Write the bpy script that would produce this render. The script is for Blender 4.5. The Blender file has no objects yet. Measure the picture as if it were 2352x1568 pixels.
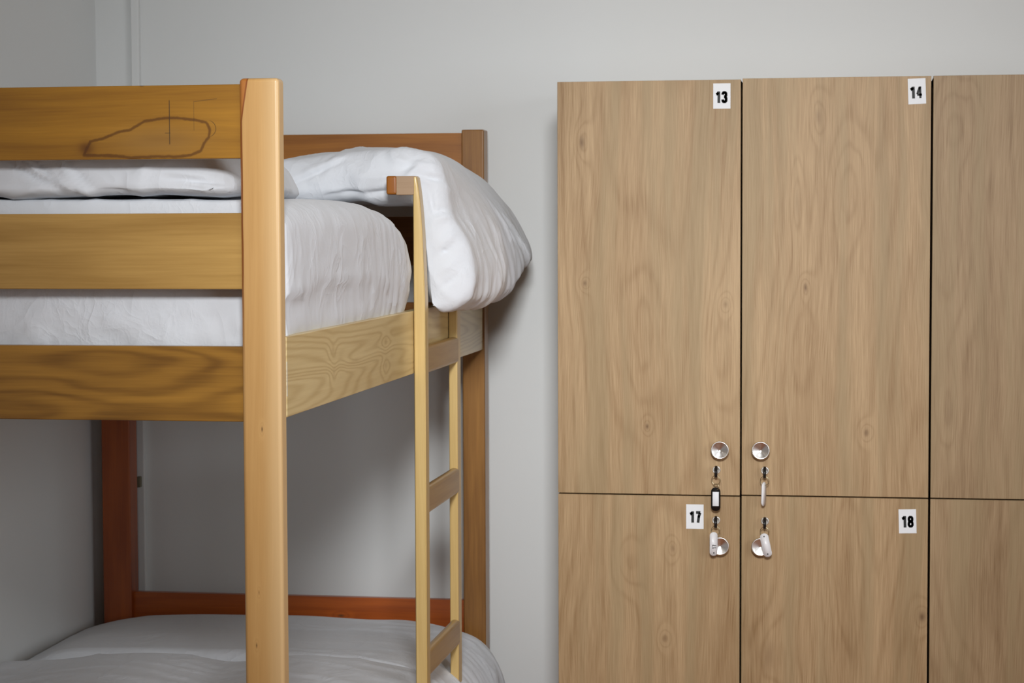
import bpy, bmesh, math, random
from mathutils import Vector, Matrix, noise
from math import pi, sin, cos, exp, sqrt, radians

sc = bpy.context.scene
col = sc.collection

# ------------------------------------------------------------------ camera
F_PX, YAW, PITCH, ROLL, EYE = 4835.6, 0.159122783, 0.0560215356, -0.00357147, 1.45
cy, sy = cos(YAW), sin(YAW)
fwd = Vector((-sy*cos(PITCH), cy*cos(PITCH), -sin(PITCH)))
rt = Vector((cy, sy, 0)); up = rt.cross(fwd)
rt, up = rt*cos(ROLL)+up*sin(ROLL), -rt*sin(ROLL)+up*cos(ROLL)
cam = bpy.data.cameras.new('camera'); camo = bpy.data.objects.new('camera', cam); col.objects.link(camo)
cam.sensor_width = 36.0; cam.lens = 36.0*F_PX/2352.0; cam.clip_start = 0.05; cam.clip_end = 100
M = Matrix((rt, up, -fwd)).transposed().to_4x4(); M.translation = (0, 0, EYE)
camo.matrix_world = M
sc.camera = camo
cam.dof.use_dof = True; cam.dof.focus_distance = 4.1; cam.dof.aperture_fstop = 11.0

# ------------------------------------------------------------------ world, light, exposure
w = bpy.data.worlds.new('world'); sc.world = w; w.use_nodes = True
bg = w.node_tree.nodes['Background']; bg.inputs[0].default_value = (0.75, 0.86, 1.0, 1); bg.inputs[1].default_value = 1.0
sc.view_settings.view_transform = 'Standard'; sc.view_settings.look = 'None'
sc.view_settings.gamma = 1.0; sc.view_settings.use_curve_mapping = False
sc.view_settings.exposure = 0.06

def area(name, loc, target, sx, sy_, power, color, spread=180):
    l = bpy.data.lights.new(name, 'AREA'); l.shape = 'RECTANGLE'; l.size = sx; l.size_y = sy_
    l.energy = power; l.color = color; l.spread = radians(spread)
    o = bpy.data.objects.new(name, l); col.objects.link(o); o.location = loc
    o.rotation_euler = (Vector(target)-Vector(loc)).to_track_quat('-Z', 'Y').to_euler()
    return o
area('ceiling_lamp', (0.02, 0.45, 2.66), (-0.46, 5.4, 1.22), 0.7, 0.7, 18.3, (0.965, 0.985, 1.0), 46.5)
area('added_side_light', (2.66, 1.60, 1.72), (-1.0, 4.4, 1.4), 1.9, 1.35, 40, (0.93, 0.965, 1.0))  # added light from the right, set in a made-up window opening

# ------------------------------------------------------------------ helpers: objects
def lin(r, g, b):
    f = lambda c: (c/255/12.92) if c/255 <= 0.04045 else ((c/255+0.055)/1.055)**2.4
    return (f(r), f(g), f(b), 1)

def thing(name, label, cat, loc, group=None):
    o = bpy.data.objects.new(name, None); col.objects.link(o); o.location = loc
    o.empty_display_size = 0.05
    o['label'] = label; o['category'] = cat
    if group: o['group'] = group
    return o

def link(name, me, mat, parent=None, smooth=True):
    o = bpy.data.objects.new(name, me); col.objects.link(o)
    if mat is not None and len(me.materials) == 0: me.materials.append(mat)
    if parent is not None:
        o.parent = parent
        if not o.get('_local'):
            me.transform(Matrix.Translation(-world_loc(parent)))
    if smooth:
        for p in me.polygons: p.use_smooth = True
    return o

def world_loc(o):
    v = Vector(o.location)
    while o.parent is not None:
        o = o.parent; v += Vector(o.location)
    return v

def struct(name, me, mat):
    o = link(name, me, mat, None, False); o['kind'] = 'structure'; return o

def bm_box(x0, x1, y0, y1, z0, z1, bev=0.0, seg=2, bm=None):
    own = bm is None
    b = bmesh.new()
    vs = [b.verts.new((x, y, z)) for x in (x0, x1) for y in (y0, y1) for z in (z0, z1)]
    for f in ((0,1,3,2),(4,6,7,5),(0,4,5,1),(2,3,7,6),(0,2,6,4),(1,5,7,3)):
        b.faces.new([vs[i] for i in f])
    bmesh.ops.recalc_face_normals(b, faces=b.faces)
    if bev > 0:
        bmesh.ops.bevel(b, geom=list(b.edges), offset=bev, segments=seg, profile=0.5, affect='EDGES')
    return b

def to_mesh(b, name='m'):
    me = bpy.data.meshes.new(name); b.to_mesh(me); b.free(); return me

def box(name, x0, x1, y0, y1, z0, z1, mat, parent=None, bev=0.003, seg=3):
    o = link(name, to_mesh(bm_box(x0, x1, y0, y1, z0, z1, bev, seg), name), mat, parent, True)
    if bev > 0:
        m = o.modifiers.new('wn', 'WEIGHTED_NORMAL'); m.keep_sharp = True; m.weight = 100
    else:
        for p in o.data.polygons: p.use_smooth = False
    return o

def lathe(profile, cx, cyy, cz, axis='-Y', seg=48, bm=None):
    b = bm or bmesh.new()
    rings = []
    for (r, h) in profile:
        ring = []
        for i in range(seg):
            a = 2*pi*i/seg
            if axis == '-Y': p = (cx+r*cos(a), cyy-h, cz+r*sin(a))
            else: p = (cx+r*cos(a), cyy+r*sin(a), cz+h)
            ring.append(b.verts.new(p))
        rings.append(ring)
    for k in range(len(rings)-1):
        for i in range(seg):
            j = (i+1) % seg
            b.faces.new((rings[k][i], rings[k][j], rings[k+1][j], rings[k+1][i]))
    b.faces.new(rings[0]); b.faces.new(list(reversed(rings[-1])))
    bmesh.ops.recalc_face_normals(b, faces=b.faces)
    return b

def torus(cx, cyy, cz, R, r, nrm, seg=40, ts=10, b=None):
    b = b or bmesh.new()
    q = Vector(nrm).normalized().to_track_quat('Z', 'Y')
    rings = []
    for i in range(seg):
        a = 2*pi*i/seg; ring = []
        for j in range(ts):
            c = 2*pi*j/ts
            v = Vector(((R+r*cos(c))*cos(a), (R+r*cos(c))*sin(a), r*sin(c)))
            v = q @ v + Vector((cx, cyy, cz)); ring.append(b.verts.new(v))
        rings.append(ring)
    for i in range(seg):
        for j in range(ts):
            b.faces.new((rings[i][j], rings[(i+1)%seg][j], rings[(i+1)%seg][(j+1)%ts], rings[i][(j+1)%ts]))
    bmesh.ops.recalc_face_normals(b, faces=b.faces)
    return b

def interp(tab, t):
    if t <= tab[0][0]: return tab[0][1:]
    for a, c in zip(tab, tab[1:]):
        if t <= c[0]:
            k = (t-a[0])/(c[0]-a[0])
            return tuple(p+(q-p)*k for p, q in zip(a[1:], c[1:]))
    return tab[-1][1:]

# ------------------------------------------------------------------ helpers: node expressions
class NT:
    def __init__(s, mat): s.t = mat.node_tree; s.n = s.t.nodes; s.l = s.t.links
    def node(s, ty, **kw):
        nd = s.n.new(ty)
        for k, v in kw.items(): setattr(nd, k, v)
        return nd
class E_:
    def __init__(s, nt, sock): s.nt, s.s = nt, sock
    def _m(s, op, *a, clamp=False):
        nd = s.nt.node('ShaderNodeMath', operation=op); nd.use_clamp = clamp
        for i, x in enumerate((s,)+a):
            if isinstance(x, E_): s.nt.l.new(x.s, nd.inputs[i])
            else: nd.inputs[i].default_value = x
        return E_(s.nt, nd.outputs[0])
    def __add__(s, o): return s._m('ADD', o)
    def __radd__(s, o): return s._m('ADD', o)
    def __sub__(s, o): return s._m('SUBTRACT', o)
    def __rsub__(s, o): return (s*-1.0)+o
    def __mul__(s, o): return s._m('MULTIPLY', o)
    def __rmul__(s, o): return s._m('MULTIPLY', o)
    def __truediv__(s, o): return s._m('DIVIDE', o)
    def pw(s, e): return s._m('POWER', e)
    def sin(s): return s._m('SINE')
    def exp(s): return s._m('EXPONENT')
    def abs(s): return s._m('ABSOLUTE')
    def sat(s): return s._m('ADD', 0.0, clamp=True)
    def mx(s, o): return s._m('MAXIMUM', o)
    def mn(s, o): return s._m('MINIMUM', o)
    def step(s, a, b):   # smoothstep a..b
        nd = s.nt.node('ShaderNodeMapRange', interpolation_type='SMOOTHSTEP')
        s.nt.l.new(s.s, nd.inputs[0]); nd.inputs[1].default_value = a; nd.inputs[2].default_value = b
        return E_(s.nt, nd.outputs[0])

def new_mat(name):
    m = bpy.data.materials.new(name); m.use_nodes = True
    return m, m.node_tree.nodes['Principled BSDF'], NT(m)

def coords(nt):
    tc = nt.node('ShaderNodeTexCoord'); sp = nt.node('ShaderNodeSeparateXYZ')
    nt.l.new(tc.outputs['Object'], sp.inputs[0])
    return [E_(nt, sp.outputs[i]) for i in range(3)]

def comb(nt, x, y, z):
    nd = nt.node('ShaderNodeCombineXYZ')
    for i, v in enumerate((x, y, z)):
        if isinstance(v, E_): nt.l.new(v.s, nd.inputs[i])
        else: nd.inputs[i].default_value = v
    return nd.outputs[0]

def noise_e(nt, vec, scale=1.0, detail=2.0, rough=0.5, dist=0.0):
    nd = nt.node('ShaderNodeTexNoise'); nt.l.new(vec, nd.inputs['Vector'])
    nd.inputs['Scale'].default_value = scale; nd.inputs['Detail'].default_value = detail
    nd.inputs['Roughness'].default_value = rough; nd.inputs['Distortion'].default_value = dist
    return E_(nt, nd.outputs['Fac'])

def mixc(nt, fac, a, b, mode='MIX'):
    nd = nt.node('ShaderNodeMix', data_type='RGBA', blend_type=mode)
    if isinstance(fac, E_): nt.l.new(fac.s, nd.inputs[0])
    else: nd.inputs[0].default_value = fac
    for i, c in ((6, a), (7, b)):
        if isinstance(c, tuple): nd.inputs[i].default_value = c
        else: nt.l.new(c, nd.inputs[i])
    return nd.outputs[2]

def wood(name, light, dark, along='X', face='Z', seed=0.0, rings=5.0, ring_amt=0.5, blotch=0.6, knots=(), fine=0.35,
         rough=0.38, coat=0.3, long_=0.10, extra=None, sc_=9.0, bump=0.15, knot_col=(0.10, 0.045, 0.015, 1), tint=None, fine_s=260, kb=2.0, ringpow=1.6, warpa=0.03):
    """along: grain axis; face: axis running across the grain on the visible face.
    knots: (across, along, radius_across, radius_along, darkness)"""
    m, P, nt = new_mat(name)
    X, Y, Z = coords(nt); A = {'X': X, 'Y': Y, 'Z': Z}
    dep = [k for k in 'XYZ' if k not in (along, face)][0]
    u, v, d = A[face], A[along], A[dep]
    # warp of the grain
    warp = noise_e(nt, comb(nt, u*6.0+seed, v*1.6+seed*1.7, d*6.0), 1.0, 2.0)-0.5
    w2 = noise_e(nt, comb(nt, u*26.0+seed, v*7.0+seed, d*6.0), 1.0, 2.0)-0.5
    uu = u + warp*warpa
    base = noise_e(nt, comb(nt, uu*sc_+seed*3.1, v*sc_*long_+seed, d*sc_*0.5+seed), 1.0, 1.5, 0.45)
    fld = base*rings + u*(rings*1.2)
    kd = None
    for (ku, kv, ru, rv, dk) in knots:
        du = (u-ku)/ru+w2*1.3; dv = (v-kv)/rv+w2*0.9
        r2 = du*du+dv*dv
        g = (r2*-0.22).exp()
        fld = fld + g*kb
        if dk > 0:
            core = (r2*-2.2).exp()*dk
            kd = core if kd is None else kd.mx(core)
    ring = (fld*6.2832).sin()*0.5+0.5
    ring = ring.pw(ringpow)
    fib = noise_e(nt, comb(nt, uu*fine_s, v*9.0+seed, d*fine_s*0.6), 1.0, 3.0, 0.6)
    fib2 = noise_e(nt, comb(nt, uu*70.0+seed, v*1.5, d*60.0), 1.0, 3.0, 0.55)
    blo = noise_e(nt, comb(nt, uu*14.0+seed*2, v*1.1+seed, d*10.0), 1.0, 3.0, 0.55)
    f = ring*ring_amt + (blo-0.3)*(2.2*blotch) + (fib-0.5)*(fine*2.0) + (fib2-0.5)*1.0
    f = (f*0.62+0.12).sat()
    c = mixc(nt, f, light, dark)
    if tint is not None:
        tn = noise_e(nt, comb(nt, uu*20.0+seed*5, v*0.9+3.0, d*5.0), 1.0, 2.0, 0.5).step(0.42, 0.68)
        c = mixc(nt, tn*tint[1], c, tint[0])
    if kd is not None:
        c = mixc(nt, kd.sat(), c, knot_col)
    if extra is not None:
        c = extra(nt, c, X, Y, Z)
    nt.l.new(c, P.inputs['Base Color'])
    P.inputs['Roughness'].default_value = rough
    P.inputs['Coat Weight'].default_value = coat; P.inputs['Coat Roughness'].default_value = 0.22
    bp = nt.node('ShaderNodeBump'); bp.inputs['Strength'].default_value = bump; bp.inputs['Distance'].default_value = 0.0006
    nt.l.new((fib*0.6+ring*0.4).s, bp.inputs['Height']); nt.l.new(bp.outputs[0], P.inputs['Normal'])
    return m

def plain(name, color, rough=0.5, metal=0.0, coat=0.0):
    m, P, nt = new_mat(name)
    X, Y, Z = coords(nt)
    n = noise_e(nt, comb(nt, X, Y, Z), 40.0, 2.0)
    c = mixc(nt, n*0.10, color, (color[0]*0.7, color[1]*0.7, color[2]*0.7, 1))
    nt.l.new(c, P.inputs['Base Color'])
    P.inputs['Roughness'].default_value = rough; P.inputs['Metallic'].default_value = metal
    P.inputs['Coat Weight'].default_value = coat
    return m

def wallpaint(name, color):
    m, P, nt = new_mat(name)
    X, Y, Z = coords(nt)
    n = noise_e(nt, comb(nt, X, Y, Z), 3.0, 4.0, 0.6)
    c = mixc(nt, (n-0.35)*0.15, color, (color[0]*0.85, color[1]*0.85, color[2]*0.83, 1))
    nt.l.new(c, P.inputs['Base Color']); P.inputs['Roughness'].default_value = 0.85
    f = noise_e(nt, comb(nt, X, Y, Z), 320.0, 2.0)
    bp = nt.node('ShaderNodeBump'); bp.inputs['Strength'].default_value = 0.08; bp.inputs['Distance'].default_value = 0.0008
    nt.l.new(f.s, bp.inputs['Height']); nt.l.new(bp.outputs[0], P.inputs['Normal'])
    return m

def cloth(name, color):
    m, P, nt = new_mat(name)
    X, Y, Z = coords(nt)
    n = noise_e(nt, comb(nt, X, Y, Z), 9.0, 3.0)
    c = mixc(nt, n*0.10, color, (color[0]*0.9, color[1]*0.9, color[2]*0.92, 1))
    nt.l.new(c, P.inputs['Base Color']); P.inputs['Roughness'].default_value = 0.9
    P.inputs['Sheen Weight'].default_value = 0.15
    P.inputs['Subsurface Weight'].default_value = 0.0
    def ridge(sc_, dist, k):
        n_ = noise_e(nt, comb(nt, X+k, Y*0.8+k, Z*0.8), sc_, 2.0, 0.5, dist)
        return (1.0-((n_-0.5).abs()*4.5)).mx(0.0).pw(2.0)
    area_ = noise_e(nt, comb(nt, X, Y, Z+3.0), 5.0, 2.0).step(0.38, 0.66)
    f2 = noise_e(nt, comb(nt, X, Y, Z), 900.0, 1.0)
    h = ridge(7.0, 1.0, 0.0)*0.8 + ridge(27.0, 0.8, 7.0)*0.36*(area_+0.15) + ridge(60.0, 0.5, 3.0)*0.16*area_ + f2*0.02
    bp = nt.node('ShaderNodeBump'); bp.inputs['Strength'].default_value = 0.42; bp.inputs['Distance'].default_value = 0.0040
    nt.l.new(h.s, bp.inputs['Height']); nt.l.new(bp.outputs[0], P.inputs['Normal'])
    return m

# ------------------------------------------------------------------ materials
M_wall = wallpaint('wall_paint', (0.76, 0.775, 0.77, 1))
M_ceil = wallpaint('ceiling_paint', (0.80, 0.76, 0.68, 1))
M_cream = wallpaint('cream_paint', (0.78, 0.70, 0.58, 1))
M_white = plain('white_plastic', (0.72, 0.73, 0.72, 1), 0.4)
M_dark = plain('gap_shade_dark', lin(70, 45, 20), 0.8)
M_chrome = plain('chrome', (0.80, 0.80, 0.78, 1), 0.13, 1.0)
M_steel = plain('lock_steel', (0.85, 0.84, 0.80, 1), 0.42, 0.9)
M_ring = plain('ring_metal', (0.50, 0.45, 0.30, 1), 0.3, 1.0)
M_black = plain('black_plastic', (0.008, 0.007, 0.007, 1), 0.35)
M_ink = plain('black_ink', (0.01, 0.012, 0.012, 1), 0.6)
M_paper = plain('white_paper', (0.80, 0.82, 0.84, 1), 0.6)
M_tag = plain('tag_plastic', (0.80, 0.79, 0.80, 1), 0.3)
M_sheet = cloth('white_cotton', (0.72, 0.745, 0.785, 1))

BEDO = Vector((-1.54, 4.65, 0.0))            # the bed's base point; bed materials are in its local frame
def L_(x, y=0.0, z=0.0): return (x-BEDO.x, y-BEDO.y, z)

def marks(nt, c, X, Y, Z):
    """heartwood stain with a dark outline and the carpenter's pencil lines on the top rail"""
    x = X+BEDO.x; z = Z
    w1 = (noise_e(nt, comb(nt, X, Y, Z), 60.0, 3.0, 0.6)-0.5)*0.005
    w2 = (noise_e(nt, comb(nt, X+5.0, Y, Z), 60.0, 3.0, 0.6)-0.5)*0.005
    px, pz = x+w1, z+w2
    PX = [(181,357),(190,338),(197,325),(228,318),(264,303),(294,297),(327,279),(360,273),(405,272),(444,277),(471,283),(480,298),(477,318),(465,331),(458,348),(435,359),(400,362),(360,361),(300,363),(240,358),(181,357)]
    PW = [(-1.0605-(553-u_)*0.000785, 1.6975-(v_-194)*0.000757) for u_, v_ in PX]
    dmin = None
    for (ax, az), (bx, bz) in zip(PW, PW[1:]):
        ex, ez = bx-ax, bz-az; L2 = ex*ex+ez*ez
        h = ((px-ax)*(ex/L2)+(pz-az)*(ez/L2)).sat()
        dx_ = (px-ax)-h*ex; dz_ = (pz-az)-h*ez
        d2 = dx_*dx_+dz_*dz_
        dmin = d2 if dmin is None else dmin.mn(d2)
    d = dmin.pw(0.5)
    inner = ((((x+1.215)/0.085)*((x+1.215)/0.085)+((z-1.598)/0.026)*((z-1.598)/0.026))*-1.0).exp()
    c = mixc(nt, (inner*0.7).sat(), c, lin(158, 118, 58))
    core = ((((x+1.205)/0.055)*((x+1.205)/0.055)+((z-1.602)/0.011)*((z-1.602)/0.011))*-1.0).exp()
    c = mixc(nt, core*0.4, c, lin(120, 80, 26))
    tip = ((((x+1.348)/0.014)*((x+1.348)/0.014)+((z-1.586)/0.012)*((z-1.586)/0.012))*-1.0).exp()
    c = mixc(nt, (tip*0.75).sat(), c, lin(80, 38, 4))
    line = 1.0-d.step(0.0009, 0.0040)
    c = mixc(nt, (line*0.72).sat(), c, lin(80, 42, 4))
    def vline(xc, z0, z1, wd, k, c):
        mk = (1.0-((x-xc).abs()).step(wd*0.5, wd))*z.step(z0-0.002, z0+0.002)*(1.0-z.step(z1-0.002, z1+0.002))
        return mixc(nt, mk*k, c, lin(60, 45, 30))
    c = vline(-1.1925, 1.592, 1.670, 0.0012, 0.75, c)
    c = vline(-1.1475, 1.616, 1.668, 0.0009, 0.35, c)
    hl = (1.0-((z-(1.667+(x+1.147)*0.11)).abs()).step(0.0004, 0.0011))*x.step(-1.148, -1.146)*(1.0-x.step(-1.106, -1.104))
    c = mixc(nt, hl*0.45, c, lin(60, 45, 30))
    hh = (1.0-((z-1.612).abs()).step(0.0004, 0.0012))*x.step(-1.202, -1.200)*(1.0-x.step(-1.192, -1.190))
    c = mixc(nt, hh*0.6, c, lin(60, 45, 30))
    rr = (((x+1.124)*(x+1.124)+(z-1.619)*(z-1.619)*1.2)+0.0).pw(0.5)
    arc = (1.0-((rr-0.0165).abs()).step(0.0003, 0.0012))*x.step(-1.122, -1.112)
    c = mixc(nt, arc*0.6, c, lin(50, 34, 20))
    kn = ((((x+1.243)/0.004)*((x+1.243)/0.004)+((z-1.697)/0.0022)*((z-1.697)/0.0022))*-1.0).exp()
    c = mixc(nt, kn.sat(), c, lin(40, 22, 10))
    return c

AMB_L, AMB_D = lin(196, 146, 72), lin(128, 80, 22)
W_rail1 = wood('alder_rail_top', lin(180, 128, 36), lin(104, 62, 4), 'X', 'Z', 1.3, rings=4, ring_amt=0.25, blotch=0.75, extra=marks)
W_rail2 = wood('alder_rail_mid', lin(192, 152, 84), lin(130, 90, 26), 'X', 'Z', 4.1, rings=5, ring_amt=0.35, blotch=0.6, long_=0.16)
W_rail3 = wood('alder_rail_low', lin(172, 124, 46), lin(86, 50, 4), 'X', 'Z', 7.7, rings=8, ring_amt=0.5, blotch=0.55,
               knots=((1.18, L_(-1.27)[0], 0.035, 0.085, 0.0),), sc_=11)
def post_marks(nt, c, X, Y, Z):
    x = X+BEDO.x; z = Z
    # reddish resin streak down the left edge near the top
    nn_ = (noise_e(nt, comb(nt, 0.0, 0.0, Z*7.0), 1.0, 2.0)-0.5)*0.006
    xl = ((z-1.69)*0.16-1.0500).mx(nn_-1.0590)
    e = x-xl
    on = z.step(1.15, 1.40)
    red = (1.0-e.step(-0.002, 0.001))*on
    c = mixc(nt, (red*0.75).sat(), c, lin(168, 92, 16))
    pale_r = x.step(-1.034, -0.992)  # wood colour gets paler towards the right edge
    c = mixc(nt, pale_r*0.55, c, lin(232, 200, 150))
    st = (1.0-(e.abs()).step(0.0006, 0.0022))*on
    c = mixc(nt, (st*0.85).sat(), c, lin(126, 56, 4))
    return c
POSTK = [(L_(-1.0265)[0], 1.088, 0.0022, 0.006, 0.9), (L_(-1.041)[0], 0.700, 0.002, 0.0055, 0.8), (L_(-1.036)[0], 0.795, 0.0016, 0.005, 0.5)]
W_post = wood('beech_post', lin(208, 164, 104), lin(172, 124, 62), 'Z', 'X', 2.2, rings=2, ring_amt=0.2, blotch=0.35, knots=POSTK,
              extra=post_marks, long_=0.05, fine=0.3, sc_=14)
W_postf = wood('oiled_post', lin(172, 122, 58), lin(88, 46, 4), 'Z', 'X', 9.4, rings=4, ring_amt=0.35, blotch=0.75, sc_=16)
W_postl = wood('reddish_post', lin(176, 88, 30), lin(104, 32, 4), 'Z', 'X', 6.4, rings=3, ring_amt=0.35, blotch=0.6, sc_=16)
BK = [(1.205, L_(0, 3.979)[1], 0.012, 0.020, 0.25), (1.160, L_(0, 3.985)[1], 0.010, 0.016, 0.2),
      (1.197, L_(0, 4.450)[1], 0.010, 0.022, 0.25), (1.143, L_(0, 4.450)[1], 0.014, 0.020, 0.25), (1.172, L_(0, 4.16)[1], 0.008, 0.06, 0.2)]
W_side = wood('pine_side_board', lin(226, 204, 150), lin(178, 144, 82), 'Y', 'Z', 3.6, rings=21, ring_amt=0.6, blotch=0.25, knots=BK,
              long_=0.05, fine=0.25, sc_=9, knot_col=lin(150, 108, 50), kb=1.5, ringpow=2.0, warpa=0.035)
W_head = wood('headboard_plank', lin(184, 120, 44), lin(108, 58, 8), 'X', 'Z', 5.5, rings=4, ring_amt=0.35, blotch=0.8)
W_headlow = wood('lower_headboard_plank', lin(190, 96, 26), lin(120, 44, 5), 'X', 'Z', 8.5, rings=5, ring_amt=0.35, blotch=0.7,
                 knots=((0.356, L_(-1.40)[0], 0.006, 0.012, 0.9),))
W_ladder = wood('ladder_stile', lin(222, 192, 128), lin(182, 144, 76), 'Z', 'X', 1.9, rings=2, ring_amt=0.25, blotch=0.4, long_=0.05, sc_=18)
W_rung = wood('ladder_rung', lin(186, 150, 92), lin(132, 96, 44), 'Y', 'Z', 2.9, rings=4, ring_amt=0.3, blotch=0.5)
W_hook = wood('hook_wood', lin(176, 148, 118), lin(140, 108, 78), 'X', 'Z', 3.3, rings=3, ring_amt=0.3, blotch=0.4)
W_hookend = wood('hook_cap', lin(176, 104, 2), lin(112, 58, 0), 'Z', 'X', 6.1, rings=4, ring_amt=0.4, blotch=0.7)
W_slat = wood('bed_slats', lin(200, 166, 110), lin(150, 112, 60), 'X', 'Y', 4.4)
W_floor = wood('floor_boards', lin(190, 112, 40), lin(140, 76, 22), 'Y', 'X', 0.7, rings=4, rough=0.5)

# ------------------------------------------------------------------ room
XL, XR, YB, YF, HC = -2.134, 2.7, 5.80, -1.6, 2.80
T = 0.12
struct('floor', to_mesh(bm_box(XL-T, XR+T, YF-T, YB+T, -T, 0)), W_floor)
struct('ceiling', to_mesh(bm_box(XL-T, XR+T, YF-T, YB+T, HC, HC+T)), M_ceil)
struct('wall_back', to_mesh(bm_box(XL-T, XR+T, YB, YB+T, 0, HC)), M_wall)
struct('wall_left', to_mesh(bm_box(XL-T, XL, YF, YB, 0, HC)), M_wall)
struct('wall_front', to_mesh(bm_box(XL-T, XR+T, YF-T, YF, 0, HC)), M_cream)
# unseen right wall; its window is added to light the right-facing sides
wy0, wy1, wz0, wz1 = 0.60, 2.60, 1.00, 2.44
b = bmesh.new()
for a in ((YF, wy0, 0, HC), (wy1, YB, 0, HC), (wy0, wy1, 0, wz0), (wy0, wy1, wz1, HC)):
    b.from_mesh(to_mesh(bm_box(XR, XR+T, a[0], a[1], a[2], a[3])))
struct('wall_right', to_mesh(b), M_cream)
b = bmesh.new()
for a in ((wy0, wy1, wz0, wz0+0.06), (wy0, wy1, wz1-0.06, wz1), (wy0, wy0+0.06, wz0, wz1), (wy1-0.06, wy1, wz0, wz1), (1.57, 1.63, wz0, wz1)):
    b.from_mesh(to_mesh(bm_box(XR+0.03, XR+0.08, a[0], a[1], a[2], a[3])))
struct('added_window_1', to_mesh(b), M_white)
# white cable duct in the back left corner, with its clip
o = struct('trim_1', to_mesh(bm_box(-2.0235, -2.0000, 5.780, 5.80, 0.0, HC, 0.003, 2)), M_wall)
clip = struct('trim_2', to_mesh(bm_box(-2.0190, -2.0075, 5.768, 5.782, 0.697, 0.728, 0.002, 2)), plain('grey_clip', lin(120, 116, 96), 0.5))

# ------------------------------------------------------------------ bunk bed
bed = thing('bunk_bed', 'tall wooden bunk bed with three flat end rails, filling the left half', 'bunk bed', BEDO)
XP0, XP1 = -1.0630, -0.9910
XQ0, XQ1 = -2.0900, -2.0180
def post(x0, x1, y0, y1, ztop, mat, bev=0.006):
    return box('post', x0, x1, y0, y1, 0, ztop, mat, bed, bev, 4)
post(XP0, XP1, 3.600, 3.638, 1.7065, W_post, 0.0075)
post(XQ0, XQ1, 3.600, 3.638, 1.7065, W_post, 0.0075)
post(-1.0480, -0.9860, 5.671, 5.735, 1.7055, W_postf, 0.004)
post(-2.0880, -2.0050, 5.671, 5.735, 1.7055, W_postl, 0.004)
for z0, z1, mt in ((1.566, 1.6965, W_rail1), (1.335, 1.470, W_rail2), (1.0995, 1.2335, W_rail3)):
    box('end_rail', XQ1-0.004, XP0+0.004, 3.606, 3.630, z0, z1, mt, bed, 0.002)
box('end_rail', XQ1-0.004, XP0+0.004, 3.606, 3.630, 0.20, 0.335, W_rail3, bed, 0.002)
for z0, z1, mt in ((1.565, 1.6975, W_head), (1.335, 1.470, W_head), (1.0995, 1.2335, W_head), (0.27, 0.4085, W_headlow)):
    box('headboard_plank', -2.006, -1.047, 5.690, 5.714, z0, z1, mt, bed, 0.002)
box('side_rail', -1.0160, -0.9910, 3.6385, 5.6710, 1.105, 1.250, W_side, bed, 0.0022)
box('side_rail', -2.0900, -2.0650, 3.6385, 5.6710, 1.105, 1.250, W_side, bed, 0.0022)
box('side_rail', -1.0300, -1.0050, 3.6385, 5.6710, 0.160, 0.300, W_side, bed, 0.0022)
box('side_rail', -2.0900, -2.0650, 3.6385, 5.6710, 0.160, 0.300, W_side, bed, 0.0022)
# white filler line in the joint between post and side board
box('joint_filler', -0.9915, -0.9907, 3.6380, 3.6400, 1.143, 1.205, M_white, bed, 0.0)
for zt in (1.150, 0.190):
    for i in range(14):
        y = 3.75+i*0.143
        box('slat', -2.0640, -1.0310 if zt < 1 else -1.0170, y-0.045, y+0.045, zt-0.018, zt, W_slat, bed, 0.0)

# ------------------------------------------------------------------ ladder
lad = thing('ladder', 'narrow pale wooden ladder hooked over the side rail of the bunk bed', 'ladder', (-0.98, 4.98, 0))
b = bm_box(-0.9900, -0.9630, 4.742, 4.782, 0.0, 1.5590)
edges_ = [e for e in b.edges if abs(e.verts[0].co.z-e.verts[1].co.z) > 1]
bmesh.ops.subdivide_edges(b, edges=edges_, cuts=60, use_grid_fill=True)
for v in b.verts:
    if v.co.x > -0.97:
        v.co.x = interp([(0, -0.963), (1.27, -0.963), (1.33, -0.965), (1.44, -0.9690), (1.50, -0.9735), (1.53, -0.977), (1.559, -0.9815)], v.co.z)[0]
bmesh.ops.bevel(b, geom=[e for e in b.edges if len(e.link_faces) == 2 and e.calc_face_angle() > 1.0], offset=0.0026, segments=3, affect='EDGES')
st_ = link('stile', to_mesh(b), W_ladder, lad); st_.modifiers.new('wn', 'WEIGHTED_NORMAL')
box('stile', -0.9900, -0.9680, 5.168, 5.214, 0.0, 1.4950, W_ladder, lad, 0.003, 3)
for zb, yy in ((1.102, 4.781), (0.773, 4.781), (0.389, 4.781)):
    box('rung', -0.9880, -0.9665, 4.781, 5.185, zb, zb+0.065, W_rung, lad, 0.009, 4)
box('rung', -0.9880, -0.9665, 4.781, 5.185, 0.06, 0.125, W_rung, lad, 0.009, 4)
hk = box('hook', -1.0300, -0.9840, 4.744, 4.780, 1.5160, 1.5595, W_hook, lad, 0.002)
box('hook_cap', -1.0530, -1.0285, 4.742, 4.782, 1.5170, 1.5600, W_hookend, hk, 0.005, 3)['label'] = 'amber end block of the hook'

# ------------------------------------------------------------------ bedding
def nz(x, y, z=0.0): return noise.noise(Vector((x, y, z)))
def crease(x, y, s=0.0):
    """ridged noise: long sharp folds running along y"""
    w_ = nz(x*1.3+7+s, y*1.3, s)*0.5
    a = 1-abs(nz(x+w_, y+w_, s+3.3))*2.2
    return max(a, 0)**3

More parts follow.
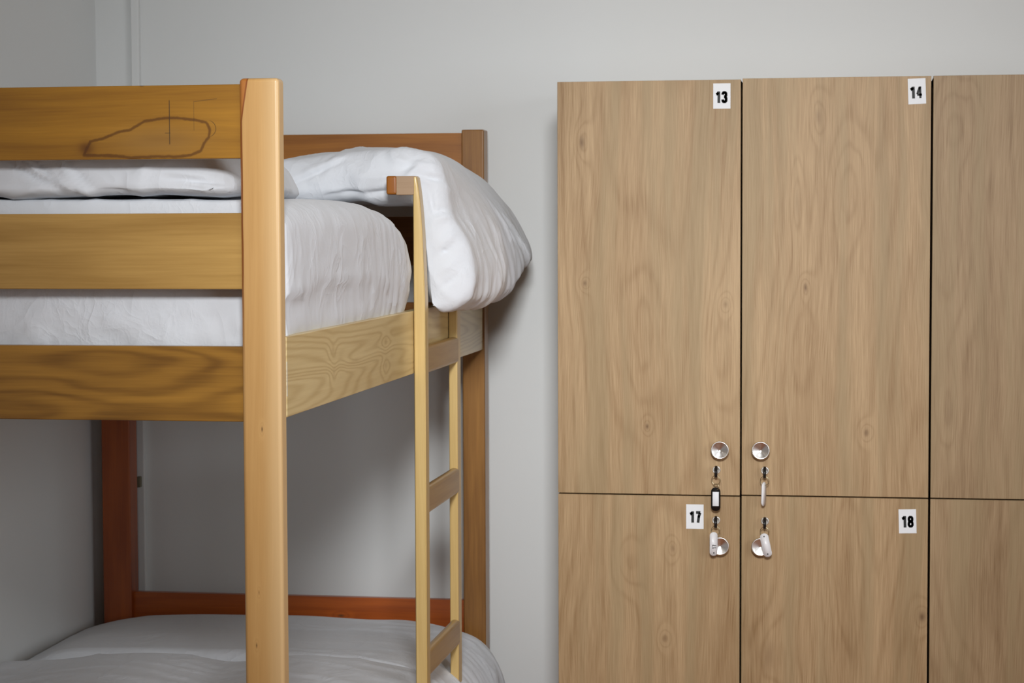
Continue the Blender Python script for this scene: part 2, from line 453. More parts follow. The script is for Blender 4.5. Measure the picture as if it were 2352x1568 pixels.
def fold(px, pz, ax, az, bx, bz, wd):
    """soft ridge along a segment, fading to its end"""
    ex, ez = bx-ax, bz-az; L2 = ex*ex+ez*ez
    h = ((px-ax)*ex+(pz-az)*ez)/L2
    hc = min(max(h, 0), 1)
    d2 = (px-ax-hc*ex)**2+(pz-az-hc*ez)**2
    return exp(-d2/(wd*wd))*(1-0.6*abs(hc*2-1))
def smooth_poly(pts, n):
    """Catmull-Rom resample of an open 2D polyline to n points, uniform in length"""
    P = [Vector(p) for p in pts]; P = [P[0]*2-P[1]]+P+[P[-1]*2-P[-2]]
    out = []
    for i in range(1, len(P)-2):
        for k in range(24):
            t = k/24
            a, b_, c, d = P[i-1], P[i], P[i+1], P[i+2]
            out.append(0.5*((2*b_)+(c-a)*t+(2*a-5*b_+4*c-d)*t*t+(3*b_-a-3*c+d)*t**3))
    out.append(P[-2])
    L = [0]
    for a, b_ in zip(out, out[1:]): L.append(L[-1]+(b_-a).length)
    res = []; j = 0
    for i in range(n):
        s = L[-1]*i/(n-1)
        while j < len(L)-2 and L[j+1] < s: j += 1
        k = (s-L[j])/max(L[j+1]-L[j], 1e-9)
        res.append(out[j].lerp(out[j+1], min(max(k, 0), 1)))
    return res

def loft(name, sections, ys, nu, ny, cap_mid, disp, mat, ycaps=(0.05, 0.05)):
    """closed cross-sections (lists of (x,z), same parametrisation) lofted along Y, ends rounded"""
    secs = []
    kk = max(1, round(nu/64))
    for s in sections:
        P = [Vector(p) for p in s]; m = len(P); r = []
        for i in range(m):
            a, b_, c, d = P[i-1], P[i], P[(i+1) % m], P[(i+2) % m]
            for q in range(kk):
                t = q/kk
                r.append(0.5*((2*b_)+(c-a)*t+(2*a-5*b_+4*c-d)*t*t+(3*b_-a-3*c+d)*t**3))
        secs.append(r)
    V = []; y0, y1 = ys[0], ys[-1]
    for j in range(ny):
        t = j/(ny-1); 
        # denser rows near the two ends
        t = 0.5-0.5*cos(pi*t)
        y = y0+(y1-y0)*t
        k = 0
        while k < len(ys)-2 and ys[k+1] < y: k += 1
        f = (y-ys[k])/(ys[k+1]-ys[k])
        f = min(max(f, 0), 1); f = f*f*(3-2*f)
        sec = [a.lerp(b_, f) for a, b_ in zip(secs[k], secs[k+1])]
        c = sum(sec, Vector((0, 0)))/len(sec)
        e = 1.0
        da = (y-y0)/ycaps[0]; db = (y1-y)/ycaps[1]
        for d in (da, db):
            if d < 1: e = min(e, sqrt(max(1-(1-max(d, 0))**2, 0.0)))
        V.append((y, sec, c, e))
    b = bmesh.new(); rows = []
    for (y, sec, c, e) in V:
        row = []
        for i, p in enumerate(sec):
            # shrink towards the local mid-line, so that flat wide ends stay wide
            opp = sec[(len(sec)-i) % len(sec)]
            lo_p, up_p = (p, opp) if i > len(sec)//2 else (opp, p)
            mid = lo_p.lerp(up_p, cap_mid)
            q = mid + (p-mid)*e
            q = c + (q-c)*(0.93+0.07*e)
            row.append(b.verts.new((q.x, y, q.y)))
        rows.append(row)
    n = len(rows[0])
    for j in range(len(rows)-1):
        for i in range(n):
            k = (i+1) % n
            b.faces.new((rows[j][i], rows[j][k], rows[j+1][k], rows[j+1][i]))
    bmesh.ops.remove_doubles(b, verts=b.verts, dist=2e-5)
    bmesh.ops.recalc_face_normals(b, faces=b.faces)
    b.normal_update()
    new = [(v, v.co + v.normal*disp(v.co, v.normal)) for v in b.verts]
    for v, c in new: v.co = c
    return link(name, to_mesh(b, name), mat, None, True)

def tagged(o, label, cat, group=None):
    o['label'] = label; o['category'] = cat
    if group: o['group'] = group
    return o

# section convention: start at the left tip, go over the top to the right tip, come back underneath
def sym(upper, lower):
    """resample the upper and the lower outline to the same count so that opposite points pair up"""
    u = smooth_poly(upper, 33); l = smooth_poly(lower, 33)
    return [tuple(p) for p in u]+[tuple(p) for p in reversed(l[1:-1])]

# -- upper mattress
def d_mat(p, n):
    d = 0.0
    side = max(n.x, 0.0)
    if side > 0.3:
        yy = p.y
        # gathered sheet: vertical folds growing towards the far corner
        g = min(max((yy-4.15)/0.35, 0), 1)
        d += side*g*0.0055*(crease(yy*17, p.z*2.2, 1.0)-0.3)
        d += side*0.0022*(crease(yy*6+p.z*5, p.z*8-yy*2, 5.0)-0.3)
        d += side*0.0022*nz(yy*14, p.z*26, 2)
        # tucked edge line
        zl = interp([(3.6, 1.318), (3.80, 1.325), (4.08, 1.334), (4.30, 1.331), (4.5, 1.330)], yy)[0]+0.002*nz(yy*20, 0, 0)
        a_ = min(max((4.42-yy)/0.12, 0), 1)
        d -= side*0.0050*a_/(1+exp((p.z-zl)/0.0016))*min(max((p.z-1.262)/0.03, 0), 1)
        d += side*0.0030*a_*exp(-((p.z-zl-0.004)/0.004)**2)
        d -= side*0.004*exp(-((p.z-1.462)/0.006)**2)*(0.5+0.5*nz(yy*7, 1, 1))
        if p.z < 1.34: d += side*0.003*crease(yy*9+p.z*16, p.z*5, 7.0)
    if n.y < -0.3:
        k = max(0, (1.325-p.z)/0.07); k = min(k, 1)
        d += 0.010*k*(0.4+crease(p.x*7+p.z*6, p.z*18-p.x*3, 3.1)) + 0.005*k*crease(p.x*22, p.z*40, 1.7) + 0.002*k*nz(p.x*40, p.z*70, 0)
        d += 0.002*nz(p.x*8, p.z*10, 4)
    if n.z > 0.5:
        d += 0.002*nz(p.x*9, p.y*9, 4)+0.002*crease(p.x*10+p.y*4, p.y*3, 4)
    return d
def mat_sec(xr, zt, rr=0.04):
    up_ = [(-2.050, 1.34), (-2.045, zt-rr), (-2.035, zt-0.006), (-1.9, zt), (-1.55, zt+0.003), (xr-0.16, zt+0.001), (xr-rr*1.2, zt-0.003), (xr-0.008, zt-rr*0.75), (xr, zt-rr*1.6), (xr+0.003, 1.34)]
    lo_ = [(-2.050, 1.34), (-2.044, 1.20), (-2.0, 1.152), (-1.7, 1.151), (-1.3, 1.151), (xr-0.06, 1.151), (xr-0.024, 1.17), (xr-0.0235, 1.245), (xr-0.006, 1.258), (xr+0.003, 1.34)]
    return sym(up_, lo_)
ysM = [3.655, 3.70, 4.05, 4.27, 4.43, 4.56, 4.65, 4.70, 4.745, 4.80, 4.92, 5.20, 5.62]
secM = [mat_sec(-0.999, 1.490), mat_sec(-0.996, 1.494), mat_sec(-0.996, 1.497), mat_sec(-0.996, 1.499), mat_sec(-0.996, 1.494),
        mat_sec(-0.996, 1.484), mat_sec(-0.997, 1.470, 0.05), mat_sec(-0.998, 1.462, 0.06), mat_sec(-1.002, 1.455, 0.07), mat_sec(-1.035, 1.455, 0.06), mat_sec(-1.14, 1.465), mat_sec(-1.30, 1.48), mat_sec(-1.32, 1.49)]
mt = loft('mattress', secM, ysM, 192, 230, 0.5, d_mat, M_sheet, (0.02, 0.03))
tagged(mt, 'upper bunk mattress under a tight white sheet, above the pale side rail', 'mattress')

# -- duvet folded at the near end of the upper mattress
def d_duv(p, n):
    f = max(-n.y, 0)**0.5
    d = 0.006*nz(p.x*5, p.y*4, p.z*8)+0.003*nz(p.x*14, p.y*9, p.z*16)
    for (ax, az, bx, bz, wd, am) in DFOLDS:
        if p.y < 3.80: d += f*am*fold(p.x, p.z, ax, az, bx, bz, wd)
    d += 0.006*(crease(p.x*6+p.z*6, p.z*9-p.x*2.5+p.y*2, 2.0)-0.25)*(1.0 if p.x < -1.25 else 0.6)
    if n.z < 0: d += 0.004*nz(p.x*9, 1, 1)
    return d
DFOLDS = [(-1.53, 1.572, -1.41, 1.510, 0.005, -0.009), (-1.52, 1.580, -1.40, 1.518, 0.006, 0.006), (-1.475, 1.572, -1.405, 1.512, 0.004, -0.009), (-1.41, 1.568, -1.36, 1.518, 0.008, -0.008),
          (-1.43, 1.575, -1.38, 1.525, 0.007, 0.007), (-1.375, 1.514, -1.355, 1.503, 0.006, 0.012), (-1.345, 1.514, -1.27, 1.505, 0.006, -0.006), (-1.26, 1.57, -1.262, 1.51, 0.006, 0.004),
          (-1.22, 1.535, -1.11, 1.523, 0.005, -0.006), (-1.21, 1.545, -1.11, 1.533, 0.006, 0.005), (-1.19, 1.527, -1.10, 1.517, 0.005, 0.005), (-1.58, 1.52, -1.54, 1.535, 0.010, -0.006)]
def duv_sec(xr, zb, zt):
    up_ = [(-2.035, (zb+zt)/2), (-2.02, zt-0.02), (-1.95, zt-0.004), (-1.7, zt), (-1.4, zt-0.002), (xr-0.14, zt-0.002), (xr-0.06, zt-0.010), (xr-0.022, zt-0.030), (xr, zb+0.012)]
    lo_ = [(-2.035, (zb+zt)/2), (-2.02, zb+0.012), (-1.95, zb), (-1.7, zb), (-1.4, zb), (xr-0.14, zb), (xr-0.05, zb), (xr-0.015, zb+0.002), (xr, zb+0.012)]
    return sym(up_, lo_)
ysD = [3.650, 3.72, 3.95, 4.28, 4.55, 4.84]
dv = loft('duvet', [duv_sec(-1.098, 1.5015, 1.588), duv_sec(-1.094, 1.5015, 1.588), duv_sec(-1.085, 1.503, 1.592), duv_sec(-1.145, 1.503, 1.592), duv_sec(-1.225, 1.500, 1.596), duv_sec(-1.33, 1.497, 1.60)],
          ysD, 192, 170, 0.16, d_duv, M_sheet, (0.045, 0.05))
tagged(dv, 'folded white duvet on the upper mattress, showing in the gap under the top end rail', 'duvet')

# -- pillow hanging over the side
def d_pil(p, n):
    d = 0.0
    hang = min(max((1.56-p.z)/0.12, 0), 1)*min(max((p.x+1.02)/0.06, 0), 1)
    side = max(n.x, 0)
    # long folds falling down the hanging part, steeper towards the wall
    far = min(max((p.y-4.9)/0.25, 0.2), 1)
    q = p.y-0.30*(1.6-p.z)
    d += hang*far*0.010*(crease(q*7.0, p.z*1.6, 6.2)-0.3)
    d += hang*far*0.005*(crease(q*17.0, p.z*2.6, 3.2)-0.3)
    d += hang*0.0035*nz(p.y*20, p.z*11, 4)
    if p.y < 4.98:
        f = max(-n.y, 0)**0.5
        for (ax, az, bx, bz, wd, am) in FOLDS:
            d += f*am*fold(p.x, p.z, ax, az, bx, bz, wd)
        d += f*0.004*(crease(p.x*11+p.z*5, p.z*9-p.x*6, 8.1)-0.25)
    d += 0.005*nz(p.x*7, p.y*6, p.z*7)
    d += 0.0028*nz(p.x*15, p.y*13, p.z*15)
    d += 0.0065*(crease(p.x*5+p.z*6, p.z*5-p.x*3+p.y*3, 4.4)-0.25)*(1-hang)
    return d
FOLDS = [(-1.29, 1.545, -1.17, 1.602, 0.006, -0.007), (-1.30, 1.552, -1.17, 1.612, 0.010, 0.005), (-1.02, 1.560, -0.985, 1.585, 0.007, 0.010), (-0.985, 1.585, -0.94, 1.580, 0.007, 0.009),
         (-1.03, 1.575, -1.00, 1.600, 0.006, -0.008), (-0.99, 1.570, -0.935, 1.566, 0.006, 0.010), (-0.975, 1.556, -0.94, 1.553, 0.005, -0.008), (-0.968, 1.53, -0.955, 1.47, 0.008, -0.010),
         (-0.955, 1.475, -0.925, 1.482, 0.007, -0.012), (-0.950, 1.462, -0.92, 1.470, 0.008, 0.009), (-1.08, 1.535, -1.03, 1.548, 0.007, 0.009), (-1.10, 1.52, -1.03, 1.535, 0.006, -0.006),
         (-0.945, 1.40, -0.90, 1.44, 0.006, 0.006), (-0.95, 1.37, -0.90, 1.41, 0.005, -0.006), (-0.95, 1.33, -0.90, 1.37, 0.006, 0.006), (-0.94, 1.30, -0.90, 1.33, 0.005, -0.006),
         (-0.945, 1.385, -0.915, 1.388, 0.003, -0.006), (-1.22, 1.515, -1.06, 1.525, 0.008, -0.010)]
def pil_near():
    up_ = [(-1.64, 1.545), (-1.60, 1.575), (-1.45, 1.590), (-1.296, 1.604), (-1.18, 1.622), (-1.07, 1.628), (-1.0, 1.620), (-0.952, 1.596), (-0.930, 1.54), (-0.918, 1.47), (-0.885, 1.41), (-0.868, 1.34), (-0.880, 1.268), (-0.940, 1.243)]
    lo_ = [(-1.64, 1.545), (-1.58, 1.515), (-1.45, 1.503), (-1.3, 1.502), (-1.15, 1.502), (-1.08, 1.495), (-1.03, 1.492), (-0.998, 1.490), (-0.988, 1.46), (-0.987, 1.40), (-0.985, 1.34), (-0.978, 1.30), (-0.966, 1.262), (-0.940, 1.243)]
    return sym(up_, lo_)
def pil_mid():
    up_ = [(-1.64, 1.545), (-1.60, 1.582), (-1.45, 1.605), (-1.30, 1.622), (-1.18, 1.636), (-1.07, 1.636), (-0.99, 1.605), (-0.945, 1.560), (-0.905, 1.50), (-0.875, 1.44), (-0.856, 1.38), (-0.848, 1.32), (-0.865, 1.262), (-0.915, 1.246)]
    lo_ = [(-1.64, 1.545), (-1.58, 1.515), (-1.45, 1.503), (-1.3, 1.502), (-1.15, 1.506), (-1.06, 1.510), (-1.0, 1.512), (-0.972, 1.50), (-0.957, 1.46), (-0.954, 1.40), (-0.954, 1.34), (-0.953, 1.30), (-0.948, 1.268), (-0.915, 1.246)]
    return sym(up_, lo_)
def pil_far():
    up_ = [(-1.64, 1.545), (-1.60, 1.59), (-1.45, 1.615), (-1.30, 1.63), (-1.18, 1.645), (-1.095, 1.628), (-1.035, 1.604), (-0.975, 1.569), (-0.925, 1.515), (-0.890, 1.463), (-0.862, 1.41), (-0.843, 1.362), (-0.858, 1.335), (-0.90, 1.328)]
    lo_ = [(-1.64, 1.545), (-1.58, 1.515), (-1.45, 1.503), (-1.3, 1.502), (-1.15, 1.506), (-1.06, 1.512), (-1.0, 1.512), (-0.972, 1.495), (-0.962, 1.46), (-0.955, 1.42), (-0.952, 1.39), (-0.945, 1.36), (-0.930, 1.338), (-0.90, 1.328)]
    return sym(up_, lo_)
pl = loft('pillow', [pil_near(), pil_near(), pil_mid(), pil_mid(), pil_far(), pil_far()], [4.815, 4.90, 5.12, 5.30, 5.52, 5.655], 256, 190, 0.30, d_pil, M_sheet, (0.05, 0.05))
tagged(pl, 'plump white pillow on the upper bunk spilling over the side behind the ladder', 'pillow')

# -- lower bunk
def d_low(p, n):
    return 0.004*nz(p.x*5, p.y*6, 1.5)+0.003*(crease(p.x*3.5, p.y*16, 5)-0.3)+0.0015*nz(p.x*16, p.y*30, 2)
lm_up = [(-2.055, 0.25), (-2.05, 0.29), (-2.02, 0.305), (-1.8, 0.308), (-1.5, 0.308), (-1.2, 0.308), (-1.03, 0.303), (-1.010, 0.302), (-1.003, 0.302), (-0.998, 0.302)]
low = [(-2.055, 0.25), (-2.05, 0.21), (-2.03, 0.192), (-1.8, 0.191), (-1.5, 0.191), (-1.2, 0.191), (-1.06, 0.191), (-1.036, 0.20), (-1.034, 0.24), (-1.036, 0.28)]
lm_up = [(-2.055, 0.25), (-2.05, 0.29), (-2.02, 0.302), (-1.8, 0.304), (-1.5, 0.304), (-1.2, 0.304), (-1.07, 0.302), (-1.045, 0.292), (-1.036, 0.28)]
lmat = loft('mattress', [sym(lm_up, low)]*2, [3.66, 5.66], 128, 60, 0.5, lambda p, n: 0.001*nz(p.x*8, p.y*8, 0), M_sheet, (0.02, 0.02))
tagged(lmat, 'lower bunk mattress in white, under the lower pillow and duvet', 'mattress')

def d_lp(p, n):
    h = min(max((p.x+1.02)/0.08, 0), 1)
    return (0.0035*nz(p.x*5, p.y*5, 1.5)+0.0035*(crease(p.x*3.0, p.y*15+p.x*2, 5)-0.3)*(0.4+0.6*min(max((p.x+1.45)/0.3, 0), 1))+
            h*0.008*(crease(p.y*14+p.x*3, p.z*3, 2)-0.3))
lp_up = [(-2.120, 0.315), (-2.11, 0.318), (-2.073, 0.332), (-1.983, 0.352), (-1.856, 0.364), (-1.537, 0.369), (-1.321, 0.364), (-1.174, 0.361), (-1.06, 0.343), (-0.985, 0.312), (-0.942, 0.26), (-0.918, 0.20), (-0.910, 0.12), (-0.935, 0.100)]
lp_lo = [(-2.120, 0.315), (-2.11, 0.311), (-2.07, 0.308), (-1.98, 0.308), (-1.85, 0.308), (-1.54, 0.308), (-1.32, 0.308), (-1.17, 0.308), (-1.04, 0.306), (-0.998, 0.290), (-0.985, 0.24), (-0.972, 0.20), (-0.958, 0.12), (-0.935, 0.100)]
lp_upn = [(a, z_+(0.020 if a < -1.05 and a > -2.05 else 0)) for a, z_ in lp_up]
lp = loft('pillow', [sym(lp_upn, lp_lo), sym(lp_upn, lp_lo), sym(lp_up, lp_lo), sym(lp_up, lp_lo)], [4.99, 5.15, 5.45, 5.655], 192, 120, 0.3, d_lp, M_sheet, (0.06, 0.06))
tagged(lp, 'broad white pillow in shade at the head of the lower bunk', 'pillow')

def d_ld(p, n):
    h = min(max((p.x+1.02)/0.08, 0), 1)
    return (0.006*nz(p.x*4.3+2, p.y*3, 3.5)+0.005*(crease(p.x*3.2+1, p.y*11+p.x*3, 8)-0.3)+h*0.008*(crease(p.y*12+p.x*3, p.z*3, 2)-0.3))
ld_up = [(-2.120, 0.325), (-2.11, 0.352), (-2.05, 0.364), (-1.94, 0.372), (-1.77, 0.392), (-1.66, 0.396), (-1.57, 0.386), (-1.48, 0.378), (-1.35, 0.398), (-1.21, 0.396), (-1.05, 0.376), (-0.985, 0.345), (-0.945, 0.29), (-0.925, 0.2), (-0.92, 0.10), (-0.935, 0.08)]
ld_lo = [(-2.120, 0.325), (-2.10, 0.310), (-2.05, 0.308), (-1.94, 0.308), (-1.77, 0.308), (-1.66, 0.308), (-1.57, 0.308), (-1.48, 0.308), (-1.35, 0.308), (-1.21, 0.308), (-1.05, 0.307), (-0.994, 0.30), (-0.970, 0.25), (-0.958, 0.2), (-0.952, 0.10), (-0.935, 0.08)]
ldn = [(a, z_+(0.0 if a < -2.05 or a > -1.0 else 0.0)) for a, z_ in ld_up]
ldv = loft('duvet', [sym(ldn, ld_lo), sym(ld_up, ld_lo), sym(ld_up, ld_lo)], [3.68, 4.5, 4.985], 192, 140, 0.2, d_ld, M_sheet, (0.05, 0.035))
tagged(ldv, 'white duvet spread over the lower bunk, its edge catching light in front of the pillow', 'duvet')

# ------------------------------------------------------------------ lockers
YD = 5.300
def oak(name, seed, knots, x0):
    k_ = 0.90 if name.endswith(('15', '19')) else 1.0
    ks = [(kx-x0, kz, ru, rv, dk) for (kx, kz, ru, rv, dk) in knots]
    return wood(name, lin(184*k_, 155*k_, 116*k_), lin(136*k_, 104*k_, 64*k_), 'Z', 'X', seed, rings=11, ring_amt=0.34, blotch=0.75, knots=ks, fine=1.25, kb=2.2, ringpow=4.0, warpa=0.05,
                rough=0.55, coat=0.0, long_=0.16, sc_=4.2, bump=0.1, knot_col=lin(96, 66, 34), tint=(lin(152, 132, 96), 0.5), fine_s=420)
DZ0, DZ1, DZ2, DZ3 = 0.070, 0.7610, 0.7645, 1.8070
KN = {
 '13': [(-0.669, 1.655, 0.010, 0.022, 0.7), (-0.662, 1.299, 0.007, 0.010, 0.6), (-0.504, 0.936, 0.006, 0.010, 0.8), (-0.510, 1.165, 0.020, 0.075, 0.0), (-0.308, 1.245, 0.008, 0.012, 0.35), (-0.33, 1.10, 0.020, 0.08, 0.0)],
 '14': [(-0.108, 1.288, 0.006, 0.014, 0.75), (0.043, 0.926, 0.008, 0.012, 0.6), (-0.078, 1.714, 0.010, 0.03, 0.35), (-0.129, 1.165, 0.022, 0.08, 0.0), (0.000, 1.53, 0.022, 0.06, 0.0), (-0.13, 1.50, 0.008, 0.05, 0.2)],
 '15': [(0.251, 1.396, 0.030, 0.14, 0.0), (0.27, 1.70, 0.03, 0.05, 0.0), (0.245, 0.98, 0.012, 0.05, 0.2)],
 '16': [(0.90, 1.30, 0.03, 0.1, 0.0)],
 '17': [(-0.549, 0.585, 0.018, 0.035, 0.0), (-0.438, 0.628, 0.008, 0.014, 0.4), (-0.460, 0.394, 0.008, 0.012, 0.5)],
 '18': [(0.186, 0.470, 0.012, 0.018, 0.8), (-0.191, 0.36, 0.022, 0.05, 0.3), (-0.009, 0.60, 0.03, 0.12, 0.0)],
 '19': [(0.30, 0.50, 0.03, 0.12, 0.0)],
 '20': [(0.90, 0.50, 0.03, 0.12, 0.0)],
}
COLS = [(-0.7325, -0.2705, '13', '17', 'R', 0.0), (-0.2660, 0.1955, '14', '18', 'L', 0.0012), (0.2010, 0.6620, '15', '19', 'R', 0.0014)]
LABELS = {
 '13': 'oak-effect locker unit whose doors are numbered 13 and 17, nearest the bunk bed',
 '14': 'oak-effect locker unit whose doors are numbered 14 and 18',
 '15': 'oak-effect locker unit at the right edge, only its left half in view'}

# digits as thick strokes in a unit box 1 wide, 2 high
DIG = {
 '1': [[(0.10, 1.48), (0.34, 1.60), (0.50, 1.82)], [(0.58, 0.0), (0.58, 2.0)]],
 '3': [[(0.18, 1.42), (0.20, 1.66), (0.34, 1.80), (0.62, 1.80), (0.78, 1.64), (0.78, 1.30), (0.64, 1.10), (0.42, 1.05)], [(0.42, 1.05), (0.66, 1.00), (0.80, 0.82), (0.80, 0.40), (0.64, 0.21), (0.34, 0.21), (0.20, 0.36), (0.18, 0.62)]],
 '4': [[(0.68, 0.0), (0.68, 1.98)], [(0.60, 1.90), (0.14, 0.66)], [(0.14, 0.60), (0.98, 0.60)]],
 '7': [[(0.10, 1.80), (0.90, 1.80)], [(0.84, 1.76), (0.60, 1.10), (0.46, 0.0)]],
 '8': [[(0.50, 1.06), (0.24, 1.18), (0.20, 1.40), (0.22, 1.64), (0.38, 1.80), (0.62, 1.80), (0.78, 1.64), (0.80, 1.40), (0.76, 1.18), (0.50, 1.06), (0.26, 0.92), (0.18, 0.70), (0.18, 0.40), (0.36, 0.20), (0.64, 0.20), (0.82, 0.40), (0.82, 0.70), (0.74, 0.92), (0.50, 1.06)]],
}
def stroke_mesh(paths, wd):
    b = bmesh.new()
    for path in paths:
        for p, q in zip(path, path[1:]):
            p = Vector(p); q = Vector(q); d = (q-p).normalized(); nn = Vector((-d.y, d.x))*wd/2
            b.faces.new([b.verts.new((v.x, v.y, 0)) for v in (p-nn, q-nn, q+nn, p+nn)])
        for p in path[1:-1]:
            vs = [b.verts.new((p[0]+wd/2*cos(a*pi/8), p[1]+wd/2*sin(a*pi/8), 0)) for a in range(16)]
            b.faces.new(vs)
    return b
def number_mesh(text, h, x, y, z, rot=0.0, wd=0.50, gap=0.10, asp=0.50):
    """upright number facing -Y, its centre at x,z"""
    b = bmesh.new(); W = len(text)+gap*(len(text)-1)
    for i, ch in enumerate(text):
        s = stroke_mesh(DIG[ch], wd*(0.80 if ch == '4' else 0.92 if ch == '8' else 1.0)); me = to_mesh(s)
        me.transform(Matrix.Translation((i*(1+gap)-W/2, -1, 0))); b.from_mesh(me)
    s = h/2
    for v in b.verts:
        px, pz = v.co.x*s*asp*1.9, v.co.y*s
        c_, s_ = cos(rot), sin(rot)
        v.co = Vector((x+px*c_-pz*s_, y, z+px*s_+pz*c_))
    bmesh.ops.recalc_face_normals(b, faces=b.faces)
    b.normal_update()
    for f in b.faces:
        if f.normal.y > 0: f.normal_flip()
    return to_mesh(b)

STK = {'13': (-0.3175, 1.7655, 0.0430, 0.0630, 0.0, (-0.0010, -0.003)), '14': (0.1610, 1.7710, 0.0430, 0.0625, 0.035, (-0.002, -0.003)),
       '17': (-0.3835, 0.7080, 0.0440, 0.0620, 0.0, (0.001, -0.001)), '18': (0.1455, 0.7060, 0.0430, 0.0600, 0.03, (0.0, -0.001))}
KNB = {'13': (-0.3195, 0.8795), '14': (-0.2175, 0.8800), '17': (-0.3185, 0.6370), '18': (-0.2175, 0.6370), '15': (0.613, 0.880), '16': (0.716, 0.88), '19': (0.613, 0.637), '20': (0.716, 0.637)}
LCK = {'13': (-0.3290, 0.8275), '14': (-0.2075, 0.8275), '17': (-0.3295, 0.7000), '18': (-0.2070, 0.7000), '15': (0.603, 0.8275), '16': (0.726, 0.8275), '19': (0.603, 0.70), '20': (0.726, 0.70)}
knob_prof = [(0.009, 0.0), (0.009, 0.010), (0.012, 0.013), (0.0195, 0.0165), (0.0225, 0.0195), (0.0232, 0.022), (0.0226, 0.0242), (0.0212, 0.0250),
             (0.0195, 0.0244), (0.0120, 0.0222), (0.0050, 0.0200), (0.0012, 0.0188), (0.0002, 0.0187)]
def chrome_knob_mat():
    m, P, nt = new_mat('turned_chrome')
    P.inputs['Base Color'].default_value = (0.82, 0.82, 0.80, 1); P.inputs['Metallic'].default_value = 1.0
    P.inputs['Roughness'].default_value = 0.22; P.inputs['Anisotropic'].default_value = 0.85
    tg = nt.node('ShaderNodeTangent', direction_type='RADIAL', axis='Y')
    nt.l.new(tg.outputs[0], P.inputs['Tangent'])
    return m
M_knob = chrome_knob_mat()
for (x0, x1, a, c, side, dz) in COLS:
    base = Vector(((x0+x1)/2, 5.55, 0))
    t = thing('locker', LABELS[a], 'locker', base, 'oak-effect lockers along the back wall')
    body = bmesh.new()
    e = 0.0010
    for bx in ((x0+e, x0+0.018, YD+0.020, 5.785, 0.0, 1.805), (x1-0.018, x1-e, YD+0.020, 5.785, 0.0, 1.805), (x0+e, x1-e, YD+0.020, 5.785, 1.787, 1.805+dz),
               (x0+e, x1-e, YD+0.020, 5.785, 0.050, 0.068), (x0+e, x1-e, YD+0.020, 5.785, 0.754, 0.772), (x0+e, x1-e, 5.775, 5.785, 0.0, 1.805), (x0+0.018, x1-0.018, YD+0.05, YD+0.066, 0.0, 0.05)):
        body.from_mesh(to_mesh(bm_box(*bx)))
    bd = link('cabinet_body', to_mesh(body), oak('oak_body_'+a, 11.0+x0, [], base.x), t, False)
    box('door_gap_shade', x0+e, x1-e, YD+0.0188, YD+0.0204, 0.05, 1.80, M_dark, t, 0.0)  # dark sheet behind the doors, puts the shade of the gaps into colour
    for num, z0, z1 in ((a, DZ2, DZ3), (c, DZ0, DZ1)):
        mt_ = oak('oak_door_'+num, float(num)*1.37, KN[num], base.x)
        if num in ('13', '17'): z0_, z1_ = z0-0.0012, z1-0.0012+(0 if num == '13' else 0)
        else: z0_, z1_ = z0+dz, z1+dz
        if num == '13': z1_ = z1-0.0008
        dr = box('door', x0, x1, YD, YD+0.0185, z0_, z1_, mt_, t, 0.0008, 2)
        dr['label'] = 'door '+num if num in STK else 'door'
        kx, kz = KNB[num]
        k = link('knob', to_mesh(lathe(knob_prof, kx, YD, kz)), M_knob, dr)
        lx, lz = LCK[num]
        lk = link('lock', to_mesh(lathe([(0.0105, 0.0), (0.0105, 0.0015), (0.0095, 0.0035), (0.0075, 0.0040), (0.0072, 0.0030), (0.0004, 0.0030)], lx, YD, lz)), M_steel, dr)
        if num in STK:
            sx, sz, sw, sh, rot, off = STK[num]
            b_ = bm_box(-sw/2, sw/2, -0.0003, 0.0003, -sh/2, sh/2)
            me = to_mesh(b_); me.transform(Matrix.Rotation(-rot, 4, 'Y')); me.transform(Matrix.Translation((sx, YD-0.0004, sz)))
            st = link('number_sticker', me, M_paper, t, False)
            st['label'] = 'white sticker with the black number '+num
            nm = number_mesh(num, 0.0290, sx+off[0], YD-0.0009, sz+off[1], rot)
            link('number', nm, M_ink, st, False)

# ------------------------------------------------------------------ keys with tags
def tag_mesh(w_, h_, th, holes, n=14):
    """rounded-end flat tag in the XZ plane, its top hole at the origin"""
    r = w_/2; top = 0.004+0.0
    pts = [(r*cos(pi*i/n), 0.004-r*0.9+r*0.9*sin(pi*i/n)) for i in range(n+1)]
    zb = 0.004-h_
    pts += [(-r*cos(pi*i/n), zb+r*0.9-r*0.9*sin(pi*i/n)) for i in range(n+1)]
    b = bmesh.new()
    f = b.faces.new([b.verts.new((x, -th/2, z)) for x, z in pts])
    r_ = bmesh.ops.extrude_face_region(b, geom=[f])
    bmesh.ops.translate(b, vec=(0, th, 0), verts=[v for v in r_['geom'] if isinstance(v, bmesh.types.BMVert)])
    bmesh.ops.recalc_face_normals(b, faces=b.faces)
    bmesh.ops.bevel(b, geom=[e for e in b.edges if abs(e.verts[0].co.y-e.verts[1].co.y) < 1e-6], offset=th*0.3, segments=2, affect='EDGES')
    return b
def place(me, rz, ry, loc):
    me.transform(Matrix.Rotation(rz, 4, 'Z')); me.transform(Matrix.Rotation(ry, 4, 'Y')); me.transform(Matrix.Translation(loc)); return me

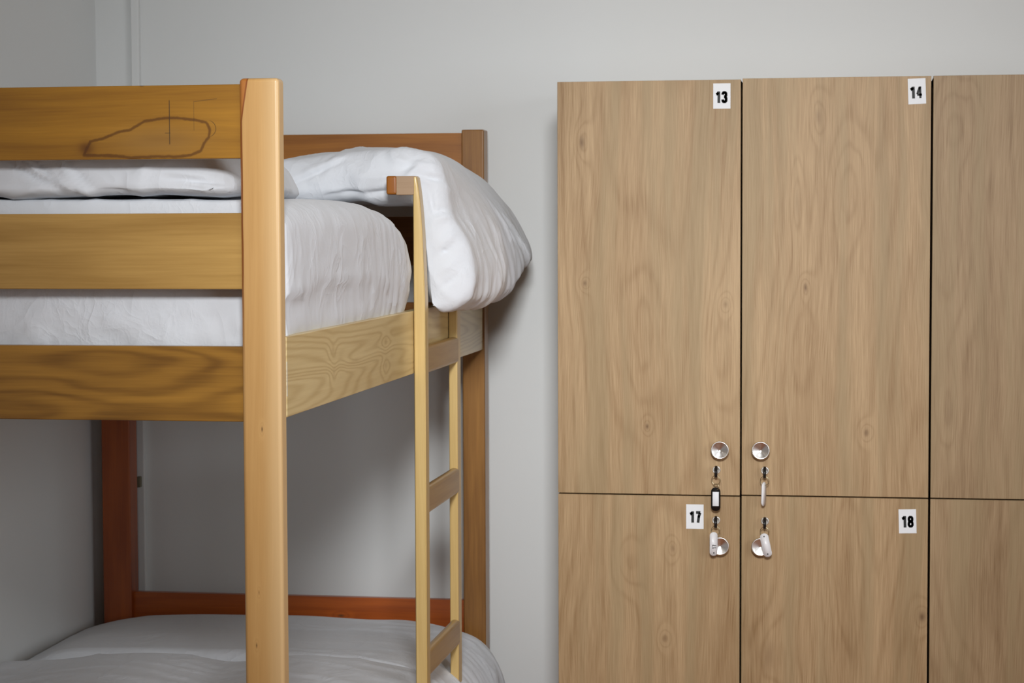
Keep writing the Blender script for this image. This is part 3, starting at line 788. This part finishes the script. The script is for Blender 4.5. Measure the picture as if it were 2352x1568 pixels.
def key_set(num, label, tagmat, ring2, rz, ry, toff, tsize):
    lx, lz = LCK[num]
    t = thing('locker_key', label, 'key', (lx, YD-0.004, lz), 'keys left in the locker locks')
    # key: steel blade in the lock and a thin black head seen edge-on
    box('blade', lx-0.0010, lx+0.0010, YD-0.012, YD-0.0032, lz-0.0035, lz+0.0035, M_steel, t, 0.0004, 1)
    hb = bmesh.new()
    pts = [(-0.010, 0.0105), (-0.016, 0.0125), (-0.024, 0.010), (-0.031, 0.002), (-0.033, -0.007), (-0.029, -0.0150), (-0.022, -0.0175), (-0.015, -0.014), (-0.010, -0.007)]
    f = hb.faces.new([hb.verts.new((lx-0.0034, YD+y, lz+z)) for y, z in pts])
    r_ = bmesh.ops.extrude_face_region(hb, geom=[f])
    bmesh.ops.translate(hb, vec=(0.0068, 0, 0), verts=[v for v in r_['geom'] if isinstance(v, bmesh.types.BMVert)])
    bmesh.ops.recalc_face_normals(hb, faces=hb.faces)
    bmesh.ops.bevel(hb, geom=list(hb.edges), offset=0.0009, segments=2, affect='EDGES')
    link('key_head', to_mesh(hb), M_black, t)
    ry_ = YD-0.024
    zr = lz-0.0230
    link('split_ring', to_mesh(torus(lx, ry_, zr, 0.0112, 0.0009, (0.25, 1, 0.1))), M_ring, t)
    zt = zr-0.0112
    if ring2:
        link('small_ring', to_mesh(torus(lx+0.001, ry_, zt-0.006, 0.0072, 0.0010, (0.5, 1, 0.0))), M_ring, t)
        zt -= 0.013
    w_, h_ = tsize
    g = place(to_mesh(tag_mesh(w_, h_, 0.0030, None)), rz, ry, (lx+toff[0], ry_+toff[1], zt+toff[2]))
    tg = link('key_tag', g, tagmat, t)
    return t, tg, (lx+toff[0], ry_+toff[1], zt+toff[2])

t, tg, o_ = key_set('13', 'key in the lock of door 13 with a black tag holding a white label', M_black, True, 0.0, 0.0, (-0.0005, 0, 0.002), (0.0235, 0.060))
me = to_mesh(bm_box(-0.0078, 0.0078, -0.0019, -0.0013, -0.0430, -0.0075, 0.0003, 1)); me = place(me, 0, 0, o_)
link('paper_insert', me, M_paper, tg)['label'] = 'white paper insert'
t, tg, o_ = key_set('14', 'key in the lock of door 14 with a white tag turned edge-on', M_tag, False, 1.12, 0.02, (-0.0015, 0, 0.004), (0.0220, 0.060))
t, tg, o_ = key_set('17', 'key in the lock of door 17 with a white tag marked in black', M_tag, False, 0.30, 0.0, (-0.0045, -0.006, 0.004), (0.0200, 0.060))
me = number_mesh('17', 0.0105, 0, 0, 0, pi/2, wd=0.34); me.transform(Matrix.Translation((0.001, -0.0020, -0.0330)))
link('writing', place(me, 0.30, 0, o_), M_ink, tg, False)
me = to_mesh(lathe([(0.0018, 0.0), (0.0018, 0.0003)], 0.0, -0.0015, -0.0485, seg=16)); link('tag_hole', place(me, 0.30, 0, o_), M_ink, tg, False)
t, tg, o_ = key_set('18', 'key in the lock of door 18 with a tilted white tag over the knob', M_tag, False, 0.0, -0.21, (-0.002, -0.006, 0.003), (0.0215, 0.060))
for zz_ in (-0.0485, -0.0035):
    me = to_mesh(lathe([(0.0019, 0.0), (0.0019, 0.0003)], 0.0, -0.0015, zz_, seg=16)); link('tag_hole', place(me, 0, -0.21, o_), M_ink, tg, False)
